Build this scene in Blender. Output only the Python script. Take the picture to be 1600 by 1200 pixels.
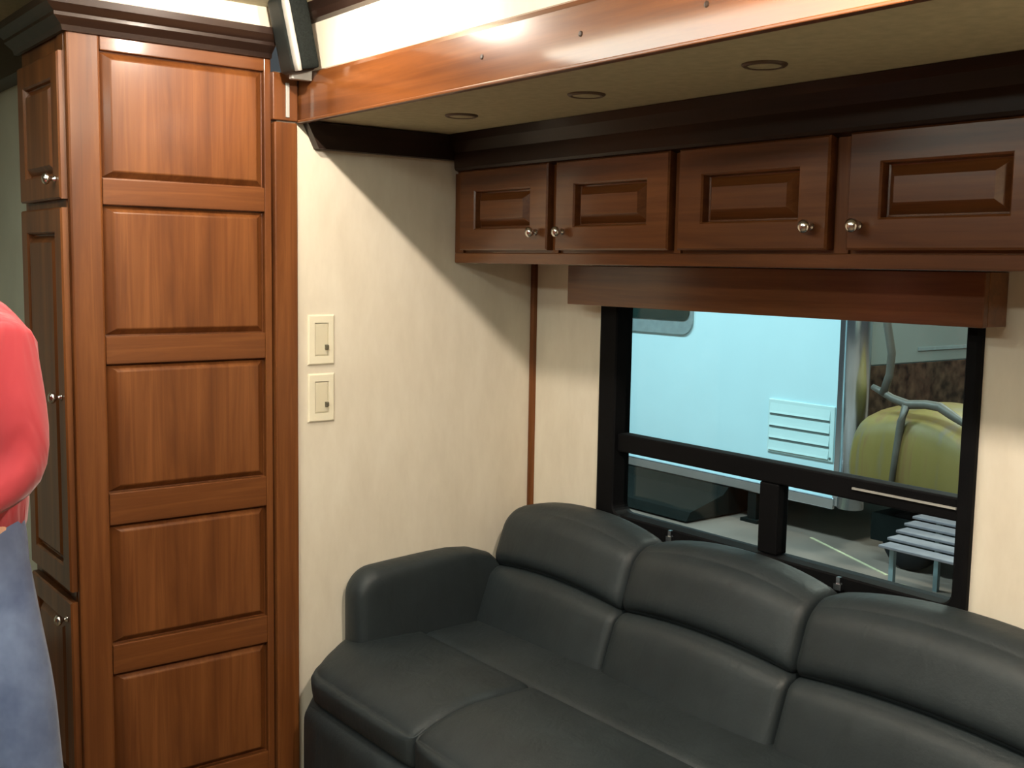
import bpy, bmesh, math, random
from mathutils import Vector, Matrix
random.seed(4)
for o in list(bpy.data.objects): bpy.data.objects.remove(o, do_unlink=True)
S = bpy.context.scene
C = S.collection

# ------------------------------------------------------------------ camera
E0 = 1.55                                   # eye height; all heights below are written relative to it and lifted by Z()
def Z(h): return h + E0
yaw, pitch, roll = -0.91111719, -0.10748143, 0.01699195
fw = Vector((math.sin(yaw)*math.cos(pitch), math.cos(yaw)*math.cos(pitch), math.sin(pitch)))
rt = Vector((math.cos(yaw), -math.sin(yaw), 0)); up = rt.cross(fw)
r2 = rt*math.cos(roll) + up*math.sin(roll); u2 = -rt*math.sin(roll) + up*math.cos(roll)
cd = bpy.data.cameras.new('camera'); cam = bpy.data.objects.new('camera', cd); C.objects.link(cam)
m = Matrix((r2, u2, -fw)).transposed().to_4x4(); m.translation = (0, 0, E0); cam.matrix_world = m
cd.sensor_width = 36; cd.lens = 1718.4*36/1600; cd.clip_start = 0.02
S.camera = cam

# ------------------------------------------------------------------ world, lamps, exposure
W = bpy.data.worlds.new('world'); S.world = W; W.use_nodes = True
W.node_tree.nodes['Background'].inputs[0].default_value = (0.75, 0.85, 0.9, 1)
W.node_tree.nodes['Background'].inputs[1].default_value = 0.05
S.view_settings.view_transform = 'Standard'; S.view_settings.look = 'None'
S.view_settings.exposure = 0.74; S.view_settings.gamma = 1; S.view_settings.use_curve_mapping = False
WARM = (1.0, 0.87, 0.74); NEUT = (0.95, 1.0, 0.88); COOL = (0.72, 0.95, 1.0)
def lamp(name, loc, power, size, col, sy=None, shape='DISK', rot=(0, 0, 0), parent=None, spread=180):
    d = bpy.data.lights.new(name, 'AREA'); d.energy = power; d.size = size; d.color = col; d.shape = shape
    d.spread = math.radians(spread)
    if sy: d.size_y = sy
    o = bpy.data.objects.new(name, d); C.objects.link(o); o.location = loc; o.rotation_euler = rot
    if parent: o.parent = parent; o.location = Vector(loc) - parent.location
    return o
PUCKS = [(-2.23, 1.08, 12.0, 'round lit ceiling spotlight nearest the wardrobe panels'), (-0.75, 1.08, 50.0, 'round lit ceiling spotlight by the beam, farther from the wardrobe')]
FLUOS = [(-2.0, 0.46, 0.62, 0.6, 'long lit fluorescent lamp box under the main ceiling, nearest the beam'),
         (-1.15, -0.62, 0.62, 17.0, 'long lit fluorescent lamp box under the main ceiling, away from the beam'),
         (-2.45, -0.62, 0.36, 0.5, 'shorter lit fluorescent lamp box under the main ceiling, on the hallway side')]   # centre, half length, power
for k, (x, y, pw, col) in enumerate(((-7.5, 4.6, 185, COOL), (-4.0, 4.0, 150, COOL), (-11.0, 4.4, 130, COOL), (-2.5, 7.5, 120, (1.0, 0.98, 0.85)), (-5.0, 11.5, 150, NEUT))):   # unseen lamps added to brighten the trailer and showroom floor
    lamp('showroom_fill_lamp', (x, y, 4.9), pw, 1.6, col, 0.5, 'RECTANGLE')

# ------------------------------------------------------------------ materials
def newmat(name):
    mt = bpy.data.materials.new(name); mt.use_nodes = True
    nt = mt.node_tree; return mt, nt, nt.nodes['Principled BSDF']
def setp(b, col=None, rough=0.5, metal=0, spec=0.5, coat=0, sheen=0):
    if col: b.inputs['Base Color'].default_value = (*col, 1)
    b.inputs['Roughness'].default_value = rough; b.inputs['Metallic'].default_value = metal
    b.inputs['Specular IOR Level'].default_value = spec; b.inputs['Coat Weight'].default_value = coat
    b.inputs['Coat Roughness'].default_value = 0.12; b.inputs['Sheen Weight'].default_value = sheen
def tex(nt, scale, coord='Object', rot=(0, 0, 0)):
    tc = nt.nodes.new('ShaderNodeTexCoord'); mp = nt.nodes.new('ShaderNodeMapping')
    mp.inputs['Scale'].default_value = scale; mp.inputs['Rotation'].default_value = rot
    nt.links.new(tc.outputs[coord], mp.inputs[0]); return mp.outputs[0]
def noise(nt, vec, scale, detail=4, rough=0.5, dist=0):
    n = nt.nodes.new('ShaderNodeTexNoise'); n.inputs['Scale'].default_value = scale
    n.inputs['Detail'].default_value = detail; n.inputs['Roughness'].default_value = rough
    n.inputs['Distortion'].default_value = dist
    nt.links.new(vec, n.inputs['Vector']); return n.outputs['Fac']
def ramp(nt, fac, stops):
    r = nt.nodes.new('ShaderNodeValToRGB'); e = r.color_ramp.elements
    e[0].position, e[0].color = stops[0][0], (*stops[0][1], 1); e[1].position, e[1].color = stops[-1][0], (*stops[-1][1], 1)
    for p, c in stops[1:-1]:
        k = e.new(p); k.color = (*c, 1)
    nt.links.new(fac, r.inputs[0]); return r.outputs[0]
def bump(nt, b, fac, strength, dist=0.002):
    n = nt.nodes.new('ShaderNodeBump'); n.inputs['Strength'].default_value = strength; n.inputs['Distance'].default_value = dist
    nt.links.new(fac, n.inputs['Height']); nt.links.new(n.outputs[0], b.inputs['Normal'])
def plain(name, col, rough=0.5, metal=0, spec=0.5, coat=0, var=0.12, nscale=14, bmp=0.0):
    mt, nt, b = newmat(name); setp(b, None, rough, metal, spec, coat)
    f = noise(nt, tex(nt, (1, 1, 1)), nscale, 3)
    lo = tuple(c*(1-var) for c in col); hi = tuple(min(1, c*(1+var)) for c in col)
    nt.links.new(ramp(nt, f, ((0.3, lo), (0.7, hi))), b.inputs['Base Color'])
    if bmp: bump(nt, b, f, bmp)
    return mt
def wood(name, axis, dark, mid, light, rough=0.38, coat=0.35, cr=0.16):
    mt, nt, b = newmat(name); setp(b, None, rough, 0, 0.22, coat); b.inputs['Coat Roughness'].default_value = cr
    sc = [38, 38, 38]; sc[axis] = 1.6
    v = tex(nt, tuple(sc)); f1 = noise(nt, v, 1.0, 6, 0.62, 0.6)
    sc2 = [7, 7, 7]; sc2[axis] = 0.8
    f2 = noise(nt, tex(nt, tuple(sc2)), 1.0, 3, 0.5, 0.8)
    mx = nt.nodes.new('ShaderNodeMath'); mx.operation = 'MULTIPLY_ADD'; mx.inputs[1].default_value = 0.55
    nt.links.new(f2, mx.inputs[0])
    m2 = nt.nodes.new('ShaderNodeMath'); m2.operation = 'MULTIPLY'; m2.inputs[1].default_value = 0.45
    nt.links.new(f1, m2.inputs[0]); nt.links.new(m2.outputs[0], mx.inputs[2])
    nt.links.new(ramp(nt, mx.outputs[0], ((0.34, dark), (0.5, mid), (0.66, light))), b.inputs['Base Color'])
    bump(nt, b, f1, 0.06, 0.001)
    return mt
WD, WM, WL = (0.070, 0.021, 0.0060), (0.135, 0.044, 0.0115), (0.215, 0.078, 0.022)
woodZ = wood('cherry_wood_upright', 2, WD, WM, WL, 0.4, 0.22)
woodX = wood('cherry_wood_lengthwise', 0, WD, WM, WL, 0.35, 0.8, 0.2)
woodY = wood('cherry_wood_crosswise', 1, WD, WM, WL, 0.4, 0.22)
woodGloss = wood('cherry_wood_lacquered', 0, WD, WM, WL, 0.28, 1.0, 0.09)
woodDark = wood('dark_and_shaded_crown_wood', 0, (0.011, 0.006, 0.004), (0.018, 0.009, 0.006), (0.028, 0.014, 0.008), 0.42, 0.2)  # dark trim wood; its tone also paints shade on the cabinet's crown board
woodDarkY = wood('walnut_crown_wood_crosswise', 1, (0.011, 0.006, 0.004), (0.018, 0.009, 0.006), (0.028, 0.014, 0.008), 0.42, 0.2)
def wallpaper():
    mt, nt, b = newmat('cream_wallpaper'); setp(b, None, 0.62, 0, 0.25)
    f = noise(nt, tex(nt, (1, 1, 0.35)), 9, 5, 0.65)
    f2 = noise(nt, tex(nt, (60, 60, 6)), 4, 3)
    nt.links.new(ramp(nt, f, ((0.25, (0.63, 0.565, 0.45)), (0.5, (0.69, 0.625, 0.505)), (0.75, (0.745, 0.685, 0.565)))), b.inputs['Base Color'])
    bump(nt, b, f2, 0.10, 0.001); return mt
M_wall = wallpaper()
M_liner = plain('padded_headliner', (0.44, 0.405, 0.27), 0.8, 0, 0.2, 0, 0.08, 40, 0.15)
M_hall = plain('grey_green_wallboard', (0.50, 0.54, 0.44), 0.6, 0, 0.3, 0, 0.06, 6)
M_floor = plain('brown_carpet', (0.16, 0.12, 0.08), 0.95, 0, 0.1, 0, 0.3, 90, 0.4)
def leather():
    mt, nt, b = newmat('charcoal_leather'); setp(b, None, 0.54, 0, 0.38, 0)
    v = tex(nt, (1, 1, 1)); f = noise(nt, v, 5, 4, 0.6); g = noise(nt, v, 170, 3, 0.6)
    nt.links.new(ramp(nt, f, ((0.3, (0.0125, 0.0175, 0.0195)), (0.7, (0.0205, 0.028, 0.031)))), b.inputs['Base Color'])
    w = noise(nt, tex(nt, (9, 9, 2.5)), 1.6, 3, 0.55, 0.5)
    n1 = nt.nodes.new('ShaderNodeBump'); n1.inputs['Strength'].default_value = 0.30; n1.inputs['Distance'].default_value = 0.012
    nt.links.new(w, n1.inputs['Height'])
    n2 = nt.nodes.new('ShaderNodeBump'); n2.inputs['Strength'].default_value = 0.25; n2.inputs['Distance'].default_value = 0.0015
    nt.links.new(g, n2.inputs['Height']); nt.links.new(n1.outputs[0], n2.inputs['Normal']); nt.links.new(n2.outputs[0], b.inputs['Normal'])
    return mt
M_leather = leather()
M_black = plain('black_window_frame', (0.004, 0.004, 0.0045), 0.6, 0, 0.07)
M_rubber = plain('black_rubber', (0.012, 0.012, 0.013), 0.8, 0, 0.2)
M_speaker = plain('speaker_plastic', (0.012, 0.016, 0.015), 0.5, 0, 0.35)
M_grille = plain('speaker_cloth', (0.008, 0.010, 0.009), 0.9, 0, 0.1, 0, 0.4, 240, 0.4)
M_palegrey = plain('pale_grey_plastic', (0.34, 0.34, 0.31), 0.45)
M_ivory = plain('ivory_plastic', (0.78, 0.72, 0.55), 0.35, 0, 0.5, 0, 0.03)
M_ivory2 = plain('ivory_plastic_shade', (0.66, 0.60, 0.44), 0.35, 0, 0.5, 0, 0.03)
M_toggle = plain('brown_toggle', (0.10, 0.09, 0.06), 0.4)
M_pbrown = plain('brown_lamp_rim', (0.10, 0.065, 0.04), 0.5)
M_chrome = plain('satin_nickel', (0.72, 0.70, 0.66), 0.22, 1.0, 0.5, 0, 0.02)
M_screw = plain('dark_screw', (0.03, 0.015, 0.008), 0.5, 0.3)
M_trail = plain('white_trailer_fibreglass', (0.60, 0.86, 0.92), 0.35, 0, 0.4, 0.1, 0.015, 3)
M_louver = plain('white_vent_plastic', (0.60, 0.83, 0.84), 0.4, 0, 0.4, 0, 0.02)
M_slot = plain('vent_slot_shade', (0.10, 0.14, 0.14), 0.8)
M_alu = plain('brushed_aluminium', (0.62, 0.66, 0.70), 0.24, 1.0, 0.5, 0, 0.05, 4)
M_tglass = plain('tinted_trailer_glass', (0.012, 0.030, 0.026), 0.12, 0, 0.5)
M_grey = plain('grey_trim', (0.22, 0.29, 0.30), 0.5)
M_conc = plain('sealed_concrete', (0.255, 0.198, 0.165), 0.35, 0, 0.4, 0, 0.22, 1.2)
M_showwall = plain('showroom_wall_paint', (0.22, 0.27, 0.26), 0.7, 0, 0.3, 0, 0.1, 0.8)
M_yellow = plain('pale_yellow_floor_paint', (0.62, 0.58, 0.36), 0.6)
M_undercar = plain('dark_undercarriage', (0.007, 0.010, 0.009), 0.8, 0, 0.08)
M_tread = plain('ribbed_step_metal', (0.24, 0.22, 0.24), 0.5, 0.2, 0.5, 0, 0.1)
def olive():
    mt, nt, b = newmat('olive_tan_cover'); setp(b, None, 0.5, 0, 0.35)
    f = noise(nt, tex(nt, (5.5, 5.5, 0.45)), 1.0, 4, 0.55, 0.3)
    nt.links.new(ramp(nt, f, ((0.30, (0.17, 0.14, 0.09)), (0.42, (0.20, 0.150, 0.038)), (0.52, (0.21, 0.158, 0.043)), (0.60, (0.20, 0.125, 0.042)), (0.72, (0.20, 0.153, 0.04)))), b.inputs['Base Color'])
    bump(nt, b, f, 0.2, 0.03); return mt
M_olive = olive()
M_brown = plain('mottled_brown_stock', (0.055, 0.035, 0.022), 0.9, 0, 0.2, 0, 0.9, 9, 0.5)
M_hose = plain('grey_piping', (0.10, 0.095, 0.078), 0.5)
def denim():
    mt, nt, b = newmat('blue_denim'); setp(b, None, 0.85, 0, 0.2, 0, 0.2)
    f = noise(nt, tex(nt, (1, 1, 1)), 7, 4, 0.6)
    nt.links.new(ramp(nt, f, ((0.3, (0.05, 0.07, 0.14)), (0.7, (0.13, 0.17, 0.27)))), b.inputs['Base Color'])
    bump(nt, b, f, 0.4, 0.02); return mt
M_denim = denim()
def shirt():
    mt, nt, b = newmat('red_knit'); setp(b, None, 0.8, 0, 0.25, 0, 0.25)
    f = noise(nt, tex(nt, (6, 6, 2.2)), 1.3, 3, 0.5, 0.8)
    nt.links.new(ramp(nt, f, ((0.3, (0.34, 0.026, 0.034)), (0.7, (0.48, 0.052, 0.064)))), b.inputs['Base Color'])
    bump(nt, b, f, 0.7, 0.05); return mt
M_shirt = shirt()
M_skin = plain('skin', (0.55, 0.30, 0.20), 0.5, 0, 0.4, 0, 0.08)
M_hair = plain('brown_hair', (0.045, 0.028, 0.016), 0.6, 0, 0.4, 0, 0.4, 60, 0.5)
M_shoe = plain('dark_shoe_leather', (0.03, 0.025, 0.02), 0.5)
M_eye = plain('eye_white', (0.7, 0.7, 0.68), 0.2)
M_lip = plain('lip', (0.45, 0.17, 0.14), 0.5)
def emis(name, col, st):
    mt, nt, b = newmat(name); b.inputs['Emission Color'].default_value = (*col, 1); b.inputs['Emission Strength'].default_value = st
    f = noise(nt, tex(nt, (1, 1, 1)), 30, 2); nt.links.new(ramp(nt, f, ((0.3, (0.8, 0.8, 0.78)), (0.7, (0.85, 0.85, 0.82)))), b.inputs['Base Color'])
    return mt
M_lens = emis('lit_lamp_lens', WARM, 30); M_diff = emis('lit_diffuser', NEUT, 6)
def glassm(name, tint, refl):
    mt, nt, b = newmat(name); nt.nodes.remove(b)
    t = nt.nodes.new('ShaderNodeBsdfTransparent'); t.inputs[0].default_value = (*tint, 1)
    g = nt.nodes.new('ShaderNodeBsdfGlossy'); g.inputs['Roughness'].default_value = 0.01
    f = nt.nodes.new('ShaderNodeFresnel'); f.inputs[0].default_value = refl
    x = nt.nodes.new('ShaderNodeMixShader'); nt.links.new(f.outputs[0], x.inputs[0])
    nt.links.new(t.outputs[0], x.inputs[1]); nt.links.new(g.outputs[0], x.inputs[2])
    nt.links.new(x.outputs[0], nt.nodes['Material Output'].inputs[0]); return mt
M_glass = glassm('window_glass', (0.90, 0.96, 0.96), 1.22)

# ------------------------------------------------------------------ builders
def link(name, me, parent=None, kind=None, label=None):
    o = bpy.data.objects.new(name, me); C.objects.link(o)
    if parent: o.parent = parent
    if kind: o['kind'] = kind
    if label: o['label'] = label
    return o
def wpos(p):
    v = Vector((0, 0, 0))
    while p: v += p.location; p = p.parent
    return v
def obj(name, bm, mt, parent=None, smooth=False, kind=None, label=None, bev=0, origin=None, normals=True):
    """one mesh object; vertices come in world coordinates"""
    if bev: bmesh.ops.bevel(bm, geom=list(bm.edges), offset=bev, segments=2, profile=0.5, affect='EDGES')
    if normals: bmesh.ops.recalc_face_normals(bm, faces=bm.faces)
    off = wpos(parent) if parent else Vector((0, 0, 0))
    if origin is None and len(bm.verts):
        lo = [min(v.co[k] for v in bm.verts) for k in range(3)]; hi = [max(v.co[k] for v in bm.verts) for k in range(3)]
        origin = Vector(((lo[0]+hi[0])/2, (lo[1]+hi[1])/2, lo[2]))
    org = Vector(origin)
    for v in bm.verts: v.co -= org
    me = bpy.data.meshes.new(name); bm.to_mesh(me); bm.free()
    for p in me.polygons: p.use_smooth = smooth
    for q in (mt if isinstance(mt, (list, tuple)) else [mt]): me.materials.append(q)
    o = link(name, me, parent, kind, label); o.location = org - off
    return o
def thing(name, label, cat, loc, group=None):
    o = bpy.data.objects.new(name, None); C.objects.link(o); o.location = loc; o.empty_display_size = 0.1
    o['label'] = label; o['category'] = cat
    if group: o['group'] = group
    return o
def tag(o, label, cat, group=None):
    o['label'] = label; o['category'] = cat
    if group: o['group'] = group
    return o
def add_box(bm, a, b):
    vs = [bm.verts.new((x, y, z)) for z in (a[2], b[2]) for y in (a[1], b[1]) for x in (a[0], b[0])]
    for f in ((0, 2, 3, 1), (4, 5, 7, 6), (0, 1, 5, 4), (2, 6, 7, 3), (0, 4, 6, 2), (1, 3, 7, 5)): bm.faces.new([vs[i] for i in f])
def box(a, b):
    bm = bmesh.new(); add_box(bm, a, b); return bm
def prism(pts, axis, a, b):
    """pts in the two other axes (in order), extruded from a to b along axis"""
    bm = bmesh.new(); oth = [k for k in range(3) if k != axis]
    def mk(p, t):
        c = [0, 0, 0]; c[axis] = t; c[oth[0]], c[oth[1]] = p; return bm.verts.new(c)
    A = [mk(p, a) for p in pts]; B = [mk(p, b) for p in pts]; n = len(pts)
    bm.faces.new(A); bm.faces.new(B[::-1])
    for i in range(n): bm.faces.new((A[i], B[i], B[(i+1) % n], A[(i+1) % n]))
    return bm
def nested(bm, loops, org, U, V, N, cap=True, back=None):
    """rings (u0,u1,v0,v1,d): d is the height along N"""
    org, U, V, N = map(Vector, (org, U, V, N)); R = []
    if back is not None: loops = [(*loops[0][:4], back)] + list(loops)
    for u0, u1, v0, v1, d in loops:
        R.append([bm.verts.new(org + U*u + V*v + N*d) for u, v in ((u0, v0), (u1, v0), (u1, v1), (u0, v1))])
    for A, B in zip(R, R[1:]):
        for i in range(4): bm.faces.new((A[i], A[(i+1) % 4], B[(i+1) % 4], B[i]))
    if cap: bm.faces.new(R[-1])
    return R
def lathe(bm, prof, org, axis, n=20, cap=True):
    axis = Vector(axis).normalized(); a = axis.orthogonal().normalized(); b = axis.cross(a); org = Vector(org); R = []
    for r, h in prof:
        R.append([bm.verts.new(org + axis*h + (a*math.cos(2*math.pi*k/n) + b*math.sin(2*math.pi*k/n))*max(r, 1e-4)) for k in range(n)])
    for A, B in zip(R, R[1:]):
        for k in range(n): bm.faces.new((A[k], A[(k+1) % n], B[(k+1) % n], B[k]))
    if cap: bm.faces.new(R[0][::-1]); bm.faces.new(R[-1])
def tube(pts, rad, n=8):
    bm = bmesh.new(); pts = [Vector(p) for p in pts]; R = []
    for i, p in enumerate(pts):
        t = (pts[min(i+1, len(pts)-1)] - pts[max(i-1, 0)]).normalized()
        a = t.cross(Vector((0.13, 0.2, 1))).normalized(); b = t.cross(a); r = rad[i] if isinstance(rad, (list, tuple)) else rad
        R.append([bm.verts.new(p + (a*math.cos(2*math.pi*k/n) + b*math.sin(2*math.pi*k/n))*r) for k in range(n)])
    for A, B in zip(R, R[1:]):
        for k in range(n): bm.faces.new((A[k], A[(k+1) % n], B[(k+1) % n], B[k]))
    bm.faces.new(R[0][::-1]); bm.faces.new(R[-1]); return bm
def puff(a, b, r, fn=None, n=12, bulge=(0, 0, 0)):
    """rounded cushion block between corners a and b"""
    bm = bmesh.new(); bmesh.ops.create_cube(bm, size=2)
    bmesh.ops.subdivide_edges(bm, edges=bm.edges[:], cuts=n, use_grid_fill=True)
    h = [(b[k]-a[k])/2 for k in range(3)]; c = [(b[k]+a[k])/2 for k in range(3)]
    r = r if isinstance(r, tuple) else (r, r, r); r = [min(r[k], h[k]*0.98) for k in range(3)]
    def warp(t):                                     # more points near the rims
        return math.copysign(1-(1-abs(t))**1.5, t)
    for v in bm.verts:
        q = [warp(v.co[k]) for k in range(3)]
        P = Vector([q[k]*h[k] for k in range(3)]); core = Vector([max(-(h[k]-r[k]), min(h[k]-r[k], P[k])) for k in range(3)])
        d = P - core
        e = Vector([d[k]/r[k] for k in range(3)])
        if e.length > 1e-9: e.normalize(); P = core + Vector([e[k]*r[k] for k in range(3)])
        w = [(1-q[k]**4) for k in range(3)]
        for k in range(3):
            o1, o2 = [j for j in range(3) if j != k]
            P[k] += bulge[k]*q[k]*w[o1]*w[o2]
        P += Vector(c)
        v.co = Vector(fn(P, q)) if fn else P
    return bm
def knob(name, loc, axis, parent, r=0.014, mt=None):
    bm = bmesh.new()
    lathe(bm, [(r*0.62, 0), (r*0.55, 0.003), (r*0.36, 0.006), (r*0.36, 0.012), (r*0.8, 0.016), (r, 0.021), (r*0.95, 0.026), (r*0.6, 0.030), (r*0.1, 0.0315)], loc, axis, 18)
    return obj(name, bm, mt or M_chrome, parent, True, label='satin silver round knob')

XE, YB, YF, YC, CEIL = -2.70, 2.176, 1.37, 1.875, 0.65
SC = 0.373                                  # slide-out ceiling / fascia bottom
XR = -0.30                                  # right end of the slide-out

# ------------------------------------------------------------------ room shell
obj('floor', box((-4.6, -1.9, Z(-1.63)), (1.9, 2.176, Z(-1.55))), M_floor, kind='structure')
obj('ceiling', box((-4.6, -1.9, Z(CEIL)), (1.9, YF+0.03, Z(CEIL+0.05))), M_liner, kind='structure')
obj('wall_front', box((-4.6, -1.95, Z(-1.55)), (1.9, -1.9, Z(CEIL))), woodZ, kind='structure')
obj('wall_right', box((1.9, -1.95, Z(-1.55)), (1.95, YF, Z(CEIL))), woodZ, kind='structure')
obj('wall_left', box((-4.65, -1.95, Z(-1.55)), (-4.6, 0.9, Z(CEIL))), M_hall, kind='structure')
obj('wall_hallway', box((-4.6, 0.86, Z(-1.55)), (-3.11, 0.92, Z(CEIL))), M_hall, kind='structure')
obj('wall_end', box((XE-0.06, 1.30, Z(-1.55)), (XE, YB+0.05, Z(SC+0.02))), M_wall, kind='structure')
# back wall with the window opening
WX0, WX1, WZ0, WZ1 = -2.335, -1.215, -0.735, -0.03
bm = bmesh.new()
add_box(bm, (XE, YB, Z(-1.55)), (WX0, YB+0.05, Z(SC+0.02))); add_box(bm, (WX1, YB, Z(-1.55)), (XR, YB+0.05, Z(SC+0.02)))
add_box(bm, (WX0, YB, Z(-1.55)), (WX1, YB+0.05, Z(WZ0))); add_box(bm, (WX0, YB, Z(WZ1)), (WX1, YB+0.05, Z(SC+0.02)))
obj('wall_back', bm, M_wall, kind='structure')
obj('wall_slide_right', box((XR, YF, Z(-1.55)), (XR+0.05, YB+0.05, Z(SC+0.02))), M_wall, kind='structure')
obj('wall_side_right', box((XR+0.05, YF, Z(-1.55)), (1.9, YF+0.05, Z(CEIL))), M_wall, kind='structure')
obj('ceiling_slide', box((XE, YF+0.024, Z(SC)), (XR, YB, Z(SC+0.02))), M_liner, kind='structure')
obj('wall_header', box((-2.645, YF+0.004, Z(0.47)), (1.9, YF+0.03, Z(CEIL))), M_wall, kind='structure')
# trims
fas = obj('trim_1', prism([(YF-0.012, Z(SC-0.004)), (YF+0.022, Z(SC-0.004)), (YF+0.022, Z(0.482)), (YF-0.004, Z(0.490)), (YF-0.010, Z(0.485)), (YF-0.012, Z(0.475))], 0, -2.735, 1.85), woodGloss, kind='structure')
obj('lower_lip', box((-2.70, YF-0.016, Z(SC-0.010)), (XR, YF+0.004, Z(SC-0.003))), woodX, fas, bev=0.002)
obj('seal_strip', box((-2.66, YF+0.004, Z(SC-0.006)), (XR, YF+0.016, Z(SC))), M_palegrey, fas, label='thin pale seal strip')
for x in (-1.87, -1.564, -1.257, -0.95):
    b2 = bmesh.new(); lathe(b2, [(0.0055, -0.002), (0.0055, 0.0008), (0.003, 0.0016)], (x, YF-0.012, Z(0.423)), (0, -1, 0), 10)
    obj('screw', b2, M_screw, fas, label='dark screw head')
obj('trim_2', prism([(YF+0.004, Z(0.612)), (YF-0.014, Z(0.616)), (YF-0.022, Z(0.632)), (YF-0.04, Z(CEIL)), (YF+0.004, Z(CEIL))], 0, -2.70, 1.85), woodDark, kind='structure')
obj('trim_3', box((-2.735, YF-0.014, Z(0.490)), (-2.645, YF+0.03, Z(CEIL-0.002))), woodDark, kind='structure')  # dark corner strip, the speaker's shade put into its colour
obj('trim_4', prism([(1.375, Z(SC-0.006)), (1.408, Z(0.300)), (YC+0.02, Z(0.300)), (YC+0.02, Z(SC))], 0, XE, XE+0.030), woodDarkY, kind='structure')
obj('trim_5', prism([(XE, YB), (XE+0.017, YB), (XE+0.014, YB-0.010), (XE+0.006, YB-0.014), (XE, YB-0.014)], 2, Z(-1.55), Z(0.02)), woodZ, kind='structure')
obj('trim_6', box((XE-0.02, 1.288, Z(-1.55)), (XE+0.014, 1.354, Z(0.362))), woodZ, kind='structure', bev=0.004)
t7 = obj('trim_7', box((XE-0.02, 1.283, Z(0.366)), (XE+0.016, YF-0.016, Z(0.488))), woodZ, kind='structure', bev=0.003)
obj('seal_strip', box((XE+0.016, 1.318, Z(0.374)), (XE+0.021, 1.328, Z(0.462))), M_palegrey, t7, label='short pale upright seal strip', bev=0.001)
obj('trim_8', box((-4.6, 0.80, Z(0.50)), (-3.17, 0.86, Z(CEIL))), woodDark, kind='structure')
obj('wall_soffit', box((-3.11, 0.79, Z(0.575)), (XE-0.004, YF-0.02, Z(CEIL))), M_wall, kind='structure')

# ------------------------------------------------------------------ tall wardrobe
Y0, Y1, XW0 = 0.773, 1.283, -3.10
w = thing('wardrobe_cabinet', 'tall cherry wood wardrobe with five stacked raised panels on its side', 'wardrobe', ((XW0+XE)/2, 1.03, Z(-1.55)))
obj('carcass', box((XW0, Y0+0.004, Z(-1.55)), (XE-0.024, Y1, Z(0.57))), woodZ, w)
UX, VZ, NX = (0, 1, 0), (0, 0, 1), (1, 0, 0)
PZ = [(0.190, 0.488), (-0.188, 0.128), (-0.575, -0.256), (-0.960, -0.655), (-1.345, -1.035)]
PY0, PY1 = 0.850, 1.266
bm = bmesh.new(); add_box(bm, (XE-0.022, Y0, Z(-1.55)), (XE, PY0, Z(0.57)))
obj('corner_stile', bm, woodZ, w, bev=0.006)
obj('rear_stile', box((XE-0.022, PY1, Z(-1.55)), (XE, Y1+0.002, Z(0.57))), woodZ, w, bev=0.002)
edges = [0.57] + [z for p in PZ for z in (p[1], p[0])] + [-1.55]
for k in range(0, len(edges), 2):
    obj('rail', box((XE-0.022, PY0, Z(edges[k+1])), (XE-0.001, PY1, Z(edges[k]))), woodY, w, bev=0.002)
for z0, z1 in PZ:
    bm = bmesh.new(); A, B = PY0-0.004, PY1+0.004; e = 0.004
    nested(bm, [(A, B, z0-e, z1+e, -0.016), (A+0.006, B-0.006, z0+0.003, z1-0.003, -0.017), (A+0.028, B-0.024, z0+0.017, z1-0.017, -0.003), (A+0.031, B-0.027, z0+0.020, z1-0.020, -0.002)], (XE, 0, Z(0)), UX, VZ, NX, True, -0.02)
    obj('raised_panel', bm, woodZ, w)
# front doors, facing the room
obj('front_stile', box((XE-0.072, Y0-0.001, Z(-1.55)), (XE-0.0225, Y0+0.018, Z(0.57))), woodZ, w, bev=0.002)
def door(parent, x0, x1, z0, z1, yf, fl, ft, kx, kz, mt_f, mt_p, name='door', th=0.018, inset=0.022, fb=None, field=0.0, gd=0.014):
    fb = ft if fb is None else fb
    bm = bmesh.new(); w_, h_ = x1-x0, z1-z0
    nested(bm, [(0, w_, 0, h_, -0.004), (0.004, w_-0.004, 0.004, h_-0.004, 0), (fl-0.004, w_-fl+0.004, fb-0.004, h_-ft+0.004, 0), (fl, w_-fl, fb, h_-ft, -0.004), (fl+0.002, w_-fl-0.002, fb+0.002, h_-ft-0.002, -gd)],
           (x0, yf, Z(z0)), (1, 0, 0), VZ, (0, -1, 0), False, -th)
    d = obj(name, bm, mt_f, parent)
    bm = bmesh.new(); q = fl+0.001; i = inset
    nested(bm, [(q, w_-q, fb+0.001, h_-ft-0.001, -gd+0.0005), (q+0.005, w_-q-0.005, fb+0.005, h_-ft-0.005, -gd-0.0005), (q+i, w_-q-i, fb+i, h_-ft-i, field), (q+i+0.002, w_-q-i-0.002, fb+i+0.002, h_-ft-i-0.002, field)],
           (x0, yf, Z(z0)), (1, 0, 0), VZ, (0, -1, 0), True, -th+0.001)
    obj('raised_panel', bm, mt_p, d)
    if kx is not None: knob('knob', (kx, yf, Z(kz)), (0, -1, 0), d)
    return d
FD = Y0-0.018
door(w, -3.068, -2.714, 0.138, 0.478, FD, 0.056, 0.060, -2.745, 0.184, woodZ, woodZ)
door(w, -3.068, -2.714, -0.812, 0.118, FD, 0.056, 0.060, -2.745, -0.335, woodZ, woodZ)
door(w, -3.068, -2.714, -1.36, -0.838, FD, 0.056, 0.060, -2.745, -0.885, woodZ, woodZ)
obj('toe_kick', box((XW0+0.01, Y0-0.002, Z(-1.55)), (XE-0.073, Y0+0.004, Z(-1.40))), woodDark, w)
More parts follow.
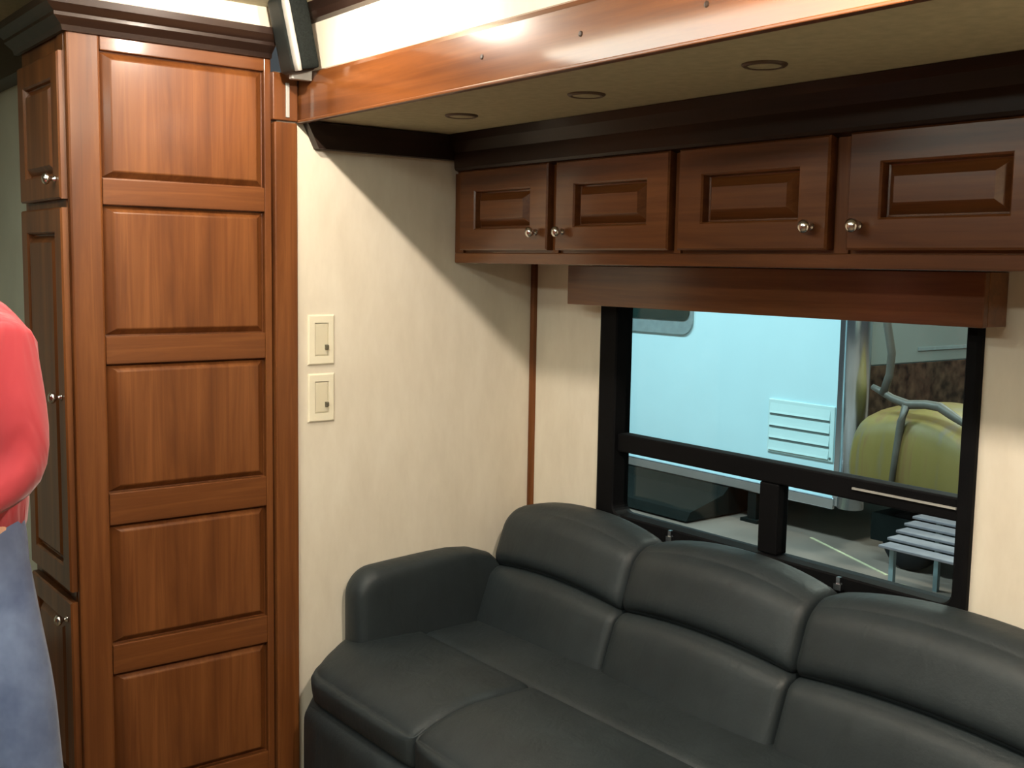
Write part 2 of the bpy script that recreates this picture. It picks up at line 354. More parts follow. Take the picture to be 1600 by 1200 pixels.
# crown moulding mitred round the corner
prof = [(0.000, 0.520), (0.010, 0.520), (0.014, 0.532), (0.030, 0.545), (0.034, 0.548), (0.034, 0.556), (0.040, 0.560), (0.055, 0.572), (0.058, 0.588), (0.0, 0.588)]
bm = bmesh.new(); R = []
for d, z in prof:
    R.append([bm.verts.new(p) for p in ((XW0-0.02, Y0-d, Z(z)), (XE+d, Y0-d, Z(z)), (XE+d, Y1, Z(z)))])
for k in range(len(R)):
    A, B = R[k], R[(k+1) % len(R)]
    for i in (0, 1): bm.faces.new((A[i], A[i+1], B[i+1], B[i]))
bm.faces.new([r_[0] for r_ in R]); bm.faces.new([r_[2] for r_ in R][::-1])
obj('crown_moulding', bm, woodDarkY, w, label='dark stepped crown moulding')

# ------------------------------------------------------------------ overhead cabinet
XC1 = -0.45
oc = thing('overhead_cabinet', 'long dark cherry overhead cabinet with silver knobs above the window', 'cabinet', ((XE+XC1)/2, YC+0.15, Z(0.004)))
obj('carcass', box((XE+0.002, YC+0.004, Z(0.006)), (XC1, YB-0.001, Z(SC-0.002))), woodX, oc)
obj('bottom_rail', box((XE+0.001, YC-0.005, Z(0.004)), (XC1, YC+0.006, Z(0.034))), woodX, oc, bev=0.003)
obj('top_valance', prism([(YC+0.004, Z(0.262)), (YC-0.026, Z(0.270)), (YC-0.030, Z(0.277)), (YC-0.032, Z(0.320)), (YC-0.045, Z(0.350)), (YC-0.050, Z(SC-0.001)), (YC+0.004, Z(SC-0.001))], 0, XE+0.031, XC1), woodDark, oc, label='crown board along the cabinet top, coloured dark for the shade under the beam')  # shade cast by the beam is put into this board's dark colour
DX = [(-2.650, -2.252), (-2.218, -1.812), (-1.782, -1.372), (-1.326, -0.922), (-0.890, -0.485)]
ST = [(XE+0.001, -2.656), (-2.247, -2.223), (-1.807, -1.787), (-1.366, -1.332), (-0.917, -0.895), (-0.480, XC1)]
for a, b in ST: obj('stile', box((a, YC-0.004, Z(0.034)), (b, YC+0.006, Z(0.264))), woodZ, oc, bev=0.001)
KX = [-2.297, -2.188, -1.410, -1.297, -0.860]
for (a, b), kx in zip(DX, KX):
    door(oc, a, b, 0.041, 0.268, YC-0.0235, 0.074, 0.062, kx, 0.088, woodX, woodX, th=0.027, inset=0.027, fb=0.062, gd=0.022)

# ------------------------------------------------------------------ valance over the window
v = thing('window_valance', 'cherry wood valance box across the top of the window', 'valance', (-1.80, YB-0.045, Z(-0.108)))
obj('front_board', box((-2.432, YB-0.092, Z(-0.109)), (-1.160, YB-0.074, Z(0.003))), woodX, v, bev=0.002)
for x in (-2.432, -1.178): obj('end_board', box((x, YB-0.074, Z(-0.108)), (x+0.018, YB-0.001, Z(0.003))), woodX, v, bev=0.0015)
obj('top_board', box((-2.414, YB-0.074, Z(-0.010)), (-1.178, YB-0.001, Z(0.003))), woodX, v)

# ------------------------------------------------------------------ window
def rrect(x0, x1, z0, z1, r, n=6):
    P = []
    for cx, cz, a0 in ((x1-r, z1-r, 0), (x0+r, z1-r, 90), (x0+r, z0+r, 180), (x1-r, z0+r, 270)):
        for k in range(n+1):
            a = math.radians(a0 + 90*k/n); P.append((cx+r*math.cos(a), cz+r*math.sin(a)))
    return P
def ring(steps):
    bm = bmesh.new(); R = []
    for (x0, x1, z0, z1, r, y) in steps: R.append([bm.verts.new((px, y, Z(pz))) for px, pz in rrect(x0, x1, z0, z1, r)])
    n = len(R[0])
    for A, B in zip(R, R[1:]):
        for k in range(n): bm.faces.new((A[k], A[(k+1) % n], B[(k+1) % n], B[k]))
    return bm
GX0, GX1, GZ0, GZ1 = -2.300, -1.236, -0.712, -0.055
wi = obj('window_1', ring([(-2.374, -1.203, -0.775, -0.012, 0.06, YB-0.0005), (-2.374, -1.203, -0.775, -0.012, 0.06, YB-0.012), (-2.366, -1.211, -0.767, -0.020, 0.055, YB-0.017), (GX0-0.004, GX1+0.004, GZ0-0.004, GZ1+0.004, 0.03, YB-0.017), (GX0, GX1, GZ0, GZ1, 0.028, YB-0.013), (GX0, GX1, GZ0, GZ1, 0.028, YB+0.045), (GX0-0.035, GX1+0.021, GZ0-0.02, GZ1+0.02, 0.02, YB+0.045)]), M_black, kind='structure')
obj('mid_rail', box((GX0+0.0005, YB-0.004, Z(-0.530)), (GX1-0.0005, YB+0.040, Z(-0.478))), M_black, wi, bev=0.004)
obj('rail_strip', box((-1.50, YB-0.010, Z(-0.5035)), (GX1-0.004, YB-0.0045, Z(-0.499))), M_palegrey, wi, label='thin pale slider edge')
obj('mullion', box((-1.776, YB-0.002, Z(GZ0+0.001)), (-1.716, YB+0.040, Z(-0.5305))), M_black, wi, bev=0.004)
obj('pale_strip', box((GX1-0.010, YB+0.020, Z(GZ0+0.03)), (GX1-0.006, YB+0.026, Z(-0.06))), M_palegrey, wi, label='thin pale upright strip')  # thin pale strip inside the right jamb
for (a, b, c, d, y) in ((GX0-0.004, GX1+0.004, -0.480, GZ1+0.004, YB+0.026), (GX0-0.004, -1.774, GZ0-0.004, -0.528, YB+0.028), (-1.718, GX1+0.004, GZ0-0.004, -0.528, YB+0.018)):
    obj('pane', box((a, y, Z(c)), (b, y+0.004, Z(d))), M_glass, wi)
for x in (-2.262, -2.055, -1.510):
    bm = box((x-0.010, YB-0.034, Z(-0.742)), (x+0.010, YB-0.0165, Z(-0.728))); add_box(bm, (x-0.006, YB-0.030, Z(-0.728)), (x+0.004, YB-0.020, Z(-0.712)))
    obj('latch', bm, M_alu, wi, label='small grey latch')

# ------------------------------------------------------------------ switch plates
for k, (z0, z1, lab) in enumerate(((-0.280, -0.143, 'upper ivory light switch plate on the cream end wall'), (-0.438, -0.304, 'lower ivory light switch plate on the cream end wall'))):
    y0, y1 = 1.387, 1.468
    sw = thing('light_switch', lab, 'switch', (XE, (y0+y1)/2, Z(z0)), 'light switches beside the wardrobe')
    bm = bmesh.new(); nested(bm, [(y0, y1, z0, z1, 0.003), (y0+0.004, y1-0.004, z0+0.004, z1-0.004, 0.0065), (y0+0.020, y1-0.018, z0+0.024, z1-0.022, 0.0065), (y0+0.021, y1-0.019, z0+0.025, z1-0.023, 0.002)], (XE, 0, Z(0)), UX, VZ, NX, False, 0.0002)
    obj('plate', bm, M_ivory, sw)
    bm = bmesh.new(); nested(bm, [(y0+0.022, y1-0.020, z0+0.026, z1-0.024, 0.004), (y0+0.024, y1-0.022, z0+0.029, z1-0.027, 0.005)], (XE, 0, Z(0)), UX, VZ, NX, True, 0.0005)
    obj('rocker', bm, M_ivory2, sw)
    zc = z0+0.042
    bm = bmesh.new(); nested(bm, [(y1-0.030, y1-0.021, zc, zc+0.013, 0.010), (y1-0.029, y1-0.022, zc+0.003, zc+0.011, 0.015)], (XE, 0, Z(0)), UX, VZ, NX, True, 0.003)
    obj('toggle', bm, M_toggle, sw, label='small brown toggle')

# ------------------------------------------------------------------ corner speaker
sp = thing('corner_speaker', 'small black speaker leaning out from the corner above the wardrobe panels', 'speaker', (-2.600, 1.318, Z(0.478)))
rot = Matrix.Rotation(math.radians(95), 4, 'Z') @ Matrix.Rotation(math.radians(-13), 4, 'Y')
def spk(bm):
    for q in bm.verts: q.co = Vector(sp.location) + rot @ q.co
    return bm
obj('cabinet_shell', spk(puff((-0.034, -0.032, 0.0), (0.034, 0.042, 0.185), 0.012, None, 8)), M_speaker, sp, True)
obj('grille', spk(puff((-0.018, -0.046, 0.004), (0.034, -0.028, 0.181), 0.008, None, 6)), M_grille, sp, True)
obj('trim_strip', spk(puff((-0.034, -0.048, 0.002), (-0.020, -0.026, 0.183), 0.005, None, 4)), M_palegrey, sp, True, label='pale grey strip down the front')
obj('bracket', box((-2.628, 1.300, Z(0.462)), (-2.608, 1.357, Z(0.489))), M_palegrey, sp, bev=0.003, label='pale mounting bracket')

# ------------------------------------------------------------------ unlit puck lights in the slide-out ceiling
for x, lab in ((-2.315, 'unlit puck light in the slide-out ceiling, nearest the end wall'), (-1.842, 'unlit puck light in the slide-out ceiling, middle one of the row'), (-1.352, 'unlit puck light in the slide-out ceiling, farthest right in view')):
    p = thing('puck_light', lab, 'light', (x, 1.62, Z(SC)), 'unlit puck lights in the slide-out ceiling')
    bm = bmesh.new(); lathe(bm, [(0.042, 0), (0.042, 0.002), (0.038, 0.005), (0.032, 0.005), (0.031, 0.003)], (x, 1.62, Z(SC)), (0, 0, -1), 28, False)
    obj('rim', bm, M_pbrown, p, True)
    bm = bmesh.new(); lathe(bm, [(0.032, 0.001), (0.031, 0.0035), (0.010, 0.004)], (x, 1.62, Z(SC)), (0, 0, -1), 24)
    obj('lens', bm, M_liner, p, True)

# ------------------------------------------------------------------ lit ceiling lamps of the main room (above the frame)
for x, y, pw, lab in PUCKS:
    p = thing('ceiling_spotlight', lab, 'light', (x, y, Z(CEIL)), 'round lit spotlights in the main ceiling')
    bm = bmesh.new(); lathe(bm, [(0.055, 0), (0.055, 0.006), (0.046, 0.014), (0.040, 0.014), (0.039, 0.006)], (x, y, Z(CEIL)), (0, 0, -1), 28, False)
    obj('rim', bm, M_chrome, p, True)
    bm = bmesh.new(); lathe(bm, [(0.040, 0.004), (0.038, 0.008), (0.012, 0.010)], (x, y, Z(CEIL)), (0, 0, -1), 24)
    obj('lens', bm, M_lens, p, True)
    d = bpy.data.lights.new('spotlight_bulb', 'POINT'); d.energy = pw; d.shadow_soft_size = 0.010; d.color = WARM
    o = bpy.data.objects.new('spotlight_bulb', d); C.objects.link(o); o.parent = p; o.location = (0, 0, -0.052)
for fx, fy, fl_, fp, lab in FLUOS:
    p = thing('ceiling_fluorescent_lamp', lab, 'light', (fx, fy, Z(CEIL)), 'fluorescent lamp boxes of the main ceiling')
    obj('housing', box((fx-fl_, fy-0.16, Z(CEIL)-0.022), (fx+fl_, fy+0.16, Z(CEIL)-0.0005)), M_ivory, p, bev=0.004)
    obj('diffuser', box((fx-fl_+0.02, fy-0.14, Z(CEIL)-0.036), (fx+fl_-0.02, fy+0.14, Z(CEIL)-0.0225)), M_diff, p, bev=0.005)
    lamp('fluorescent_tube', (fx, fy, Z(CEIL)-0.04), fp, fl_*1.85, NEUT, 0.26, 'RECTANGLE', parent=p)

# ------------------------------------------------------------------ sofa
SX0, SX1 = XE+0.012, -0.76
so = thing('leather_sofa', 'charcoal leather three-seat sofa under the window', 'sofa', ((SX0+SX1)/2, 1.75, Z(-1.55)))
obj('base_frame', box((SX0+0.03, 1.42, Z(-1.55)), (SX1-0.03, 2.10, Z(-1.20))), M_rubber, so, bev=0.004)
cols = [(-2.612, -2.0545), (-2.0530, -1.4925), (-1.4910, -0.875)]
def clampf(t): return max(0.0, min(1.0, t))
for i, (a, b) in enumerate(cols):
    def arc(q): return (1-abs(q[0])**2.1)
    def f_up(P, q):                      # head roll: leans back, arched top and arched lower edge
        y = P.y + (P.z-Z(-0.90))*0.36
        top = clampf((q[2]+1)/2)
        z = P.z + arc(q)*(0.022*(1-top) + 0.036*top)
        return (P.x, y, z)
    obj('head_cushion', puff((a, 1.955, Z(-0.915)), (b, 2.105, Z(-0.738)), (0.014, 0.055, 0.055), f_up, 18, (0.0, 0.014, 0.004)), M_leather, so, True)
    def f_lo(P, q):
        y = P.y + (P.z-Z(-0.90))*0.36
        top = clampf((q[2]+1)/2)
        return (P.x, y, P.z + arc(q)*0.022*top)
    obj('lumbar_cushion', puff((a, 1.950, Z(-1.12)), (b, 2.10, Z(-0.909)), (0.012, 0.030, 0.030), f_lo, 18, (0.0, 0.012, 0.0)), M_leather, so, True)
obj('back_frame', prism([(2.00, Z(-1.2)), (2.158, Z(-1.2)), (2.158, Z(-0.77)), (2.10, Z(-0.77))], 0, -2.60, -0.89), M_leather, so, bev=0.006)
# seat: rear band, three front panels that roll over the edge
def crown_fn(P, q): return (P.x, P.y, P.z)
obj('seat_rear_band', puff((-2.615, 1.700, Z(-1.20)), (-0.872, 2.01, Z(-1.062)), 0.022, lambda P, q: (P.x, P.y, P.z + 0.012*(1-abs(q[0])**8)*(1-q[1]**2)*max(0, q[2])), 16), M_leather, so, True)
sx = [SX0, -2.093, -1.490, SX1]
for i in range(3):
    a, b = sx[i]+0.001, sx[i+1]-0.001
    ra = 0.05 if i == 0 else 0.018; rb = 0.05 if i == 2 else 0.018
    def f_seat(P, q, a=a, b=b, i=i):
        fr = clampf((1.53-P.y)/0.19)                      # towards the front edge
        z = P.z - 0.055*fr**2*max(0, q[2]) + 0.006*(1-q[0]**4)*(1-q[1]**2)*max(0, q[2])
        y = P.y - 0.016*(1-q[2]**2)*(1-q[0]**6)*clampf(-q[1])
        if i == 0: y += 0.10*clampf((-q[0]-0.55)/0.45)**2*clampf(-q[1])
        if i == 2: y += 0.10*clampf((q[0]-0.55)/0.45)**2*clampf(-q[1])
        return (P.x, y, z)
    obj('seat_front_panel', puff((a, 1.345, Z(-1.195)), (b, 1.704, Z(-1.056)), 0.020, f_seat, 18, (0, 0, 0)), M_leather, so, True)
# lower front panel, rounded top
obj('lower_front_panel', puff((SX0-0.004, 1.325, Z(-1.50)), (SX1+0.004, 1.47, Z(-1.185)), 0.045, lambda P, q: (P.x, P.y + 0.10*clampf((abs(q[0])-0.90)/0.10)**2*clampf(-q[1]), P.z), 18, (0, 0.012, 0)), M_leather, so, True)
def arm(x0, x1):
    def f_arm(P, q):
        t = clampf((P.y-1.50)/0.5)
        z = P.z + 0.02*(1-t)*0 - 0.0*t
        return (P.x, P.y, z)
    bm = bmesh.new()
    # outline in Y-Z with a large rounded front top corner, puffed across X
    n = 22; prof = [(2.06, Z(-1.28)), (1.49, Z(-1.28)), (1.485, Z(-1.05)), (1.482, Z(-0.955))]
    R = 0.085
    for k in range(9):
        a = math.radians(180 - 90*k/8); prof.append((1.482+R+R*math.cos(a), Z(-0.935)+R*math.sin(a)))
    prof += [(1.75, Z(-0.842)), (2.06, Z(-0.838))]
    cy = sum(p[0] for p in prof)/len(prof); cz = sum(p[1] for p in prof)/len(prof); Rg = []
    xs = [(0.0, 0.034), (0.10, 0.014), (0.25, 0.004), (0.5, 0.0), (0.75, 0.004), (0.90, 0.014), (1.0, 0.034)]
    for t, ins in xs:
        ringv = []
        for py, pz in prof:
            d = Vector((cy-py, cz-pz)); l = d.length; d = d/l
            ringv.append(bm.verts.new((x0+(x1-x0)*t, py+d.x*ins, pz+d.y*ins)))
        Rg.append(ringv)
    for A, B in zip(Rg, Rg[1:]):
        for k in range(len(A)): bm.faces.new((A[k], A[(k+1) % len(A)], B[(k+1) % len(A)], B[k]))
    bm.faces.new(Rg[0]); bm.faces.new(Rg[-1][::-1])
    o = obj('arm', bm, M_leather, so, True)
    md = o.modifiers.new('round', 'SUBSURF'); md.levels = 1; md.render_levels = 2
arm(SX0-0.008, -2.588); arm(-0.878, SX1+0.01)

# ------------------------------------------------------------------ person
fwh = Vector((math.sin(yaw), math.cos(yaw), 0)); rth = Vector((math.cos(yaw), -math.sin(yaw), 0))
PO = fwh*2.23 - rth*1.118; PF = (-rth - fwh)*0.7071; PL = (rth - fwh)*0.7071
def PP(f, l, z): return PO + PF*f + PL*l + Vector((0, 0, z))
def skin_obj(name, V, E, mt, parent, lev=2, label=None, rootv=0):
    """V: name -> (f, l, z, r1, r2)"""
    keys = list(V); me = bpy.data.meshes.new(name)
    org = PO.copy()
    me.from_pydata([PP(*V[k][:3]) - org for k in keys], [(keys.index(a), keys.index(b)) for a, b in E], [])
    o = bpy.data.objects.new(name, me); C.objects.link(o)
    o.modifiers.new('skin', 'SKIN').use_smooth_shade = True
    sv = me.skin_vertices[0].data
    for i, k in enumerate(keys):
        sv[i].radius = (V[k][3], V[k][4] if len(V[k]) > 4 else V[k][3]); sv[i].use_root = (i == rootv)
    s = o.modifiers.new('sub', 'SUBSURF'); s.levels = lev; s.render_levels = lev
    bpy.context.view_layer.update()
    dg = bpy.context.evaluated_depsgraph_get()
    m2 = bpy.data.meshes.new_from_object(o.evaluated_get(dg)); m2.name = name
    bpy.data.objects.remove(o, do_unlink=True)
    for p in m2.polygons: p.use_smooth = True
    m2.materials.clear(); m2.materials.append(mt)
    o = link(name, m2, parent, None, label); o.location = org - wpos(parent)
    return o
per = thing('person', 'person in a red long-sleeved shirt and blue jeans standing before the wardrobe', 'person', PP(0, 0, 0))
V, E = {}, []
V['pelvis'] = (0, 0, .95, .12, .10); V['waist'] = (0, 0, 1.08, .115, .09); V['chest'] = (0, 0, 1.27, .13, .10); V['upper'] = (-.01, 0, 1.40, .085, .075)
V['neck'] = (.025, -.01, 1.49, .052); V['skull'] = (.075, -.02, 1.565, .075, .085); V['crown'] = (.06, -.02, 1.655, .07, .08); V['top'] = (.05, -.02, 1.70, .03)
V['chin'] = (.125, -.02, 1.50, .030); V['nosebridge'] = (.155, -.02, 1.575, .012); V['nose'] = (.175, -.02, 1.555, .010)
E += [('pelvis', 'waist'), ('waist', 'chest'), ('chest', 'upper'), ('upper', 'neck'), ('neck', 'skull'), ('skull', 'crown'), ('crown', 'top'), ('skull', 'chin'), ('skull', 'nosebridge'), ('nosebridge', 'nose')]
arms = {1: [('sh', -.005, .165, 1.385, .052), ('el', -.035, .210, 1.115, .040), ('wr', .19, .20, 1.065, .026), ('palm', .265, .185, 1.06, .026)],
        -1: [('sh', -.005, -.165, 1.405, .052), ('el', -.02, -.225, 1.12, .040), ('wr', .10, -.215, .90, .026), ('palm', .135, -.20, .835, .026)]}
for s, A in arms.items():
    prev = 'upper'
    for n, f, l, z, r in A:
        V[n+str(s)] = (f, l, z, r); E.append((prev, n+str(s))); prev = n+str(s)
    b = Vector(A[3][1:4]); d = (b - Vector(A[2][1:4])).normalized(); side = Vector((0, 1, 0)) if s > 0 else Vector((0.5, 0.3, 0.2)).normalized()
    dn = d.cross(side).normalized()
    for q, (off, L) in enumerate(((-.026, .062), (-.009, .074), (.009, .078), (.026, .070))):
        k0 = b + d*.028 + dn*off; k1 = k0 + d*L*.5 - side*s*.006; k2 = k0 + d*L - side*s*.026
        for j, (kk, r) in enumerate(((k0, .0095), (k1, .0085), (k2, .007))):
            V['f%d%d%d' % (s, q, j)] = (*kk, r)
        E += [('palm'+str(s), 'f%d%d0' % (s, q)), ('f%d%d0' % (s, q), 'f%d%d1' % (s, q)), ('f%d%d1' % (s, q), 'f%d%d2' % (s, q))]
    t0 = b - d*.02 + dn*.036; t1 = t0 + d*.028 + dn*.018; t2 = t1 + d*.026
    for j, (kk, r) in enumerate(((t0, .011), (t1, .0095), (t2, .008))): V['t%d%d' % (s, j)] = (*kk, r)
    E += [('palm'+str(s), 't%d0' % s), ('t%d0' % s, 't%d1' % s), ('t%d1' % s, 't%d2' % s)]
legs = {1: [('hip', 0, .090, .90, .080), ('knee', -.01, .225, .50, .055), ('ank', -.05, .285, .09, .038), ('toe', .10, .305, .035, .033)],
        -1: [('hip', 0, -.095, .90, .085), ('knee', .03, -.11, .50, .055), ('ank', .0, -.12, .09, .038), ('toe', .15, -.13, .035, .033)]}
for s, A in legs.items():
    prev = 'pelvis'
    for n, f, l, z, r in A:
        V[n+str(s)] = (f, l, z, r); E.append((prev, n+str(s))); prev = n+str(s)
skin_obj('body', V, E, M_skin, per)
V = {'hem': (0, 0, .90, .140, .122), 'waist': (0, 0, 1.10, .150, .125), 'chest': (0, 0, 1.27, .155, .125), 'upper': (-.01, 0, 1.405, .10, .09), 'collar': (0, 0, 1.475, .062)}
E = [('hem', 'waist'), ('waist', 'chest'), ('chest', 'upper'), ('upper', 'collar')]
for s, A in arms.items():
    a, b, c = A[0], A[1], A[2]
    V['sh%d' % s] = (a[1], a[2], a[3]-.012, .078); V['mid%d' % s] = ((a[1]+b[1])/2, (a[2]+b[2])/2, (a[3]+b[3])/2+.01, .074); V['el%d' % s] = (b[1], b[2], b[3]+.01, .066)
    V['fa%d' % s] = ((b[1]+c[1])/2, (b[2]+c[2])/2, (b[3]+c[3])/2, .054); V['cuff%d' % s] = (c[1], c[2], c[3], .042)
    E += [('upper', 'sh%d' % s), ('sh%d' % s, 'mid%d' % s), ('mid%d' % s, 'el%d' % s), ('el%d' % s, 'fa%d' % s), ('fa%d' % s, 'cuff%d' % s)]
skin_obj('shirt', V, E, M_shirt, per, label='red long-sleeved shirt')
V = {'belt': (0, 0, 1.10, .110, .095), 'pelvis': (0, 0, .94, .118, .112)}; E = [('belt', 'pelvis')]
for s, A in legs.items():
    h, k, a = A[0], A[1], A[2]
    V['hip%d' % s] = (h[1], h[2], h[3]-.03, .092); V['th%d' % s] = ((h[1]+k[1])/2, (h[2]+k[2])/2, (h[3]+k[3])/2, .098); V['kn%d' % s] = (k[1], k[2], k[3], .080); V['ca%d' % s] = ((k[1]+a[1])/2, (k[2]+a[2])/2, (k[3]+a[3])/2, .074); V['an%d' % s] = (a[1], a[2], a[3], .064)
    E += [('pelvis', 'hip%d' % s), ('hip%d' % s, 'th%d' % s), ('th%d' % s, 'kn%d' % s), ('kn%d' % s, 'ca%d' % s), ('ca%d' % s, 'an%d' % s)]
skin_obj('jeans', V, E, M_denim, per, label='blue denim jeans')
for s, A in legs.items():
    a, t = A[2], A[3]
    skin_obj('shoe', {'a': (a[1]-.03, a[2], .055, .048, .05), 'b': ((a[1]+t[1])/2, (a[2]+t[2])/2, .048, .046), 'c': (t[1]+.05, t[2], .034, .034)}, [('a', 'b'), ('b', 'c')], M_shoe, per)
skin_obj('hair', {'a': (.0, -.02, 1.56, .075, .088), 'b': (.02, -.02, 1.65, .100, .108), 'c': (.075, -.02, 1.70, .075, .082), 'd': (.125, -.02, 1.69, .035, .055)}, [('a', 'b'), ('b', 'c'), ('c', 'd')], M_hair, per)
def ball(name, f, l, z, r, mt, sc=(1, 1, 1)):
    bm = bmesh.new(); bmesh.ops.create_uvsphere(bm, u_segments=12, v_segments=8, radius=r)
    for q in bm.verts: q.co = PP(f, l, z) + PF*q.co.x*sc[0] + PL*q.co.y*sc[1] + Vector((0, 0, q.co.z*sc[2]))
    return obj(name, bm, mt, per, True)
for s in (-1, 1):
    ball('eye', .137, .030*s-.02, 1.583, .010, M_eye); ball('ear', .06, .082*s-.02, 1.565, .026, M_skin, (.7, .35, 1.1))
ball('mouth', .143, -.02, 1.515, .016, M_lip, (.4, 1.1, .25))

# ------------------------------------------------------------------ showroom outside the window
GZ = -2.35
obj('floor_showroom', box((-16, YB+0.3, Z(GZ)-0.1), (6, 14, Z(GZ))), M_conc, kind='structure')
obj('wall_showroom', box((-16, 13.0, Z(GZ)), (6, 13.1, Z(3.6))), M_showwall, kind='structure')
obj('ceiling_showroom', box((-16, YB+0.3, Z(3.6)), (6, 13.1, Z(3.7))), M_showwall, kind='structure')
TY, TB = 8.0, -2.035
K = TY/5.2
tr = thing('white_trailer', 'white travel trailer parked outside the window', 'trailer', (-9.0, TY+1.2, Z(GZ)))
TX0, TX1 = -14.5, -5.545
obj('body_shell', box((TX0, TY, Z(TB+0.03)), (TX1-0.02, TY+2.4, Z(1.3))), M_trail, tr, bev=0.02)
# coloured end of the body: grey-green top, dark mottled band, each a thin panel of its own
obj('end_panel', box((TX1-0.019, TY+0.10, Z(-0.80)), (TX1-0.004, TY+2.38, Z(1.28))), M_showwall, tr, bev=0.003, label='grey green upper end panel')
obj('end_panel', box((TX1-0.019, TY+0.10, Z(TB+0.05)), (TX1-0.004, TY+2.38, Z(-0.81))), M_brown, tr, bev=0.003, label='dark mottled brown lower end panel')
obj('end_strip', box((TX1-0.0038, TY+0.9, Z(-0.70)), (TX1+0.004, TY+2.38, Z(-0.67))), M_grey, tr, label='grey strip across the end')
bm = bmesh.new(); lathe(bm, [(0.112, 0), (0.112, 3.30)], (-5.575, TY+0.04, Z(TB)), (0, 0, 1), 28)
obj('corner_post', bm, M_alu, tr, True, label='silver rounded corner post')
obj('corner_flange', box((-5.725, TY-0.012, Z(TB)), (-5.672, TY-0.0005, Z(1.27))), M_alu, tr, bev=0.004)
obj('rub_rail', box((TX0, TY-0.034, Z(TB-0.03)), (-5.70, TY-0.0005, Z(TB+0.07))), M_alu, tr, bev=0.012, label='bright metal rail along the bottom edge')
obj('window_frame', prism(rrect(-10.2, -7.428, Z(-0.652), Z(0.55), 0.14), 1, TY-0.024, TY-0.001), M_grey, tr)
obj('window_glass', prism(rrect(-10.15, -7.462, Z(-0.515), Z(0.48), 0.09), 1, TY-0.034, TY-0.0245), M_tglass, tr, label='dark tinted glass')
vx0, vx1, vz0, vz1 = -6.455, -5.735, -1.655, -1.170
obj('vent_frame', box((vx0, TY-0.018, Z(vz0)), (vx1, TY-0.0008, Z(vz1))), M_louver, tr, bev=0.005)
for k in range(4):
    zt = vz1-0.034-k*0.113
    obj('vent_louver', prism([(TY-0.0185, Z(zt)), (TY-0.0185, Z(zt-0.096)), (TY-0.030, Z(zt-0.090)), (TY-0.026, Z(zt-0.070))], 0, vx0+0.022, vx1-0.045), M_louver, tr)
    if k < 3: obj('vent_slot', box((vx0+0.022, TY-0.024, Z(zt-0.1075)), (vx1-0.045, TY-0.0185, Z(zt-0.0965))), M_slot, tr)
for x, z in ((vx0+0.03, vz0+0.03), (vx1-0.03, vz0+0.03)):
    bm = bmesh.new(); lathe(bm, [(0.012, 0), (0.009, 0.006)], (x, TY-0.018, Z(z)), (0, -1, 0), 8); obj('vent_screw', bm, M_slot, tr)
obj('chassis', box((TX0+0.2, TY+0.9, Z(TB-0.06)), (TX1-0.3, TY+2.2, Z(TB+0.028))), M_undercar, tr, bev=0.01)
bm = prism([(TY-0.03, Z(TB-0.034)), (TY-0.10, Z(TB-0.10)), (TY-0.55, Z(GZ+0.10)), (TY-0.60, Z(GZ+0.02)), (TY+0.28, Z(GZ+0.02)), (TY+0.28, Z(TB-0.034))], 0, TX0, -6.88)
obj('lower_skirt', bm, M_undercar, tr, label='dark sloping lower skirt')
for x in (-9.6, -8.2):
    bm = bmesh.new(); lathe(bm, [(0.2, 0), (0.31, 0.01), (0.34, 0.05), (0.34, 0.17), (0.31, 0.21), (0.2, 0.22)], (x, TY+0.36, Z(GZ+0.34)), (0, 1, 0), 28); obj('wheel', bm, M_rubber, tr, True)
for x in (-7.05, -6.60):
    bm = box((x-0.05, TY-0.02, Z(GZ+0.03)), (x+0.05, TY+0.08, Z(TB-0.035))); add_box(bm, (x-0.10, TY-0.06, Z(GZ)), (x+0.10, TY+0.12, Z(GZ+0.03))); obj('landing_leg', bm, M_undercar, tr)

# olive covered vehicle in front of the trailer's coloured end
CY = 7.55; q_ = CY/6.6
cv = thing('covered_vehicle', 'olive tan covered vehicle nose seen past the silver trailer corner', 'vehicle', (-4.1, CY+0.5, Z(GZ)))
top = [(x*q_, z*q_) for x, z in ((-4.66, -1.0), (-4.50, -0.93), (-4.16, -0.87), (-3.95, -0.90), (-3.76, -0.98), (-3.5, -1.03), (-2.9, -1.06))]
bm = bmesh.new(); rows = []
for y, dr in ((-0.06, 9), (-0.05, 0.42), (-0.03, 0.05), (0.55, 0.0), (1.0, 0.06), (1.06, 9)):
    rows.append([bm.verts.new((x, CY + y + 0.025*math.sin(i*2.1), Z(GZ+0.42) if dr > 1 else Z(z - dr))) for i, (x, z) in enumerate(top)])
for A, B in zip(rows, rows[1:]):
    for i in range(len(A)-1): bm.faces.new((A[i], A[i+1], B[i+1], B[i]))
bm.faces.new([r_[0] for r_ in rows]); bm.faces.new([r_[-1] for r_ in rows][::-1]); bm.faces.new(rows[0] + rows[-1][::-1])
o_ = obj('cover', bm, M_olive, cv, True); md = o_.modifiers.new('round', 'SUBSURF'); md.levels = 2; md.render_levels = 2
obj('chassis', box((-5.1, CY+0.10, Z(GZ+0.20)), (-3.4, CY+0.95, Z(GZ+0.419))), M_undercar, cv)
for x in (-4.8, -3.6):
    bm = bmesh.new(); lathe(bm, [(0.1, 0), (0.20, 0.01), (0.23, 0.04), (0.23, 0.14), (0.20, 0.17), (0.1, 0.18)], (x, CY+0.12, Z(GZ+0.23)), (0, 1, 0), 24); obj('wheel', bm, M_rubber, cv, True)
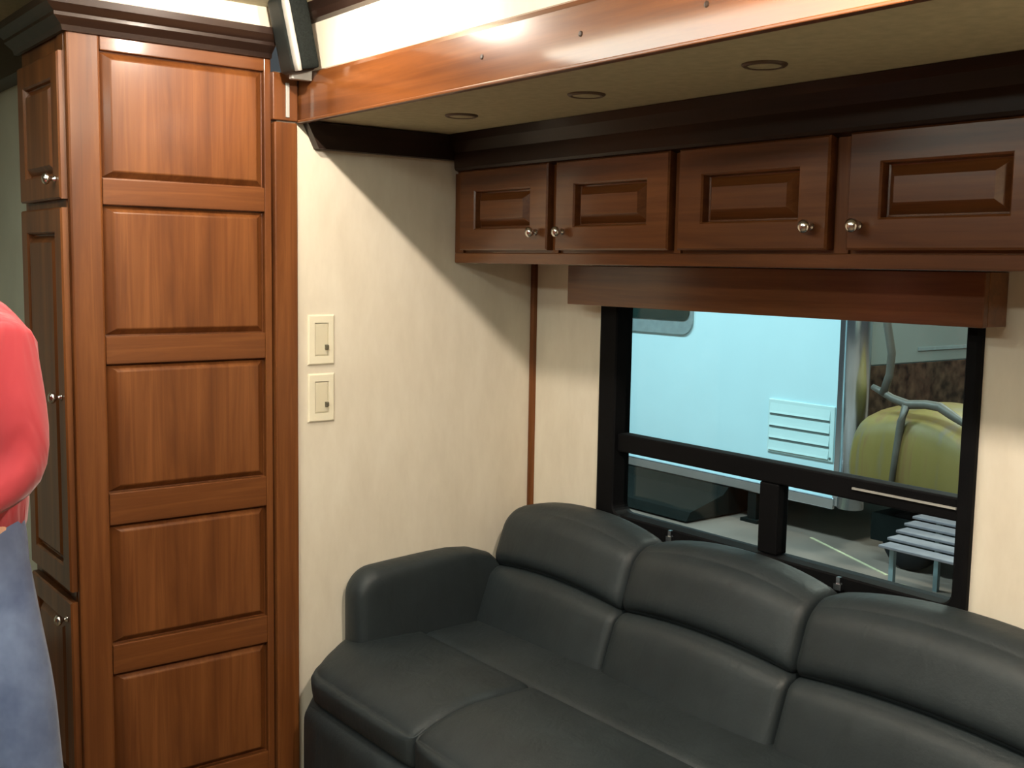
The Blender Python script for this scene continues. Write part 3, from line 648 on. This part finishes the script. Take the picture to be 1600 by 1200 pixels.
obj('piping', tube([(x*q_, CY-0.01, Z(z*q_+0.012)) for x, z in ((-4.44, -0.80), (-4.36, -0.83), (-4.28, -0.865), (-4.16, -0.895), (-4.03, -0.88), (-3.93, -0.885), (-3.84, -0.93), (-3.76, -0.97), (-3.64, -0.99), (-3.4, -1.02))], [.022, .028, .03, .036, .034, .036, .034, .026, .02, .02]), M_hose, cv, True, label='grey piping along the top edge')
obj('piping', tube([(x*q_, CY-0.025-0.02*k, Z(z*q_)) for k, (x, z) in enumerate(((-4.165, -0.89), (-4.185, -1.0), (-4.20, -1.2), (-4.22, -1.5)))], [.034, .030, .026, .02]), M_hose, cv, True, label='grey piping down the front')
hs = [(x*q_, CY-0.015, Z(z*q_)) for x, z in ((-4.39, 0.3), (-4.37, -0.15), (-4.345, -0.36), (-4.30, -0.55), (-4.31, -0.70), (-4.35, -0.83))]
obj('curved_pipe', tube(hs, 0.032), M_hose, cv, True, label='grey curved pipe rising above the cover')
# ribbed step at the lower right
st = thing('entry_step', 'ribbed grey metal step platform on the showroom floor', 'step', (-3.9, 7.0, Z(GZ)))
for k in range(5):
    y = 6.70 + 0.15*k
    obj('tread', box((-4.40-0.03*k, y, Z(-1.93+0.026*k)), (-3.4, y+0.143, Z(-1.91+0.026*k))), M_tread, st, bev=0.004)
for x in (-4.36, -3.5):
    for y in (6.78, 7.36): obj('leg', box((x, y, Z(GZ)), (x+0.035, y+0.035, Z(-1.932 if y < 7 else -1.827))), M_grey, st)
for (xa, ya, xb, yb_, lab) in ((-4.86, 7.22, -4.55, 7.30, 'pale short painted strip on the showroom floor'), (-5.9, 7.95, -4.80, 7.45, 'thin yellow painted line slanting across the showroom floor')):
    d = Vector((xb-xa, yb_-ya, 0)); nrm = Vector((-d.y, d.x, 0)).normalized()*(0.03 if xa > -5 else 0.012)
    bm = prism([(xa-nrm.x, ya-nrm.y), (xb-nrm.x, yb_-nrm.y), (xb+nrm.x, yb_+nrm.y), (xa+nrm.x, ya+nrm.y)], 2, Z(GZ), Z(GZ)+0.004)
    tag(obj('floor_marking', bm, M_yellow), lab, 'marking')
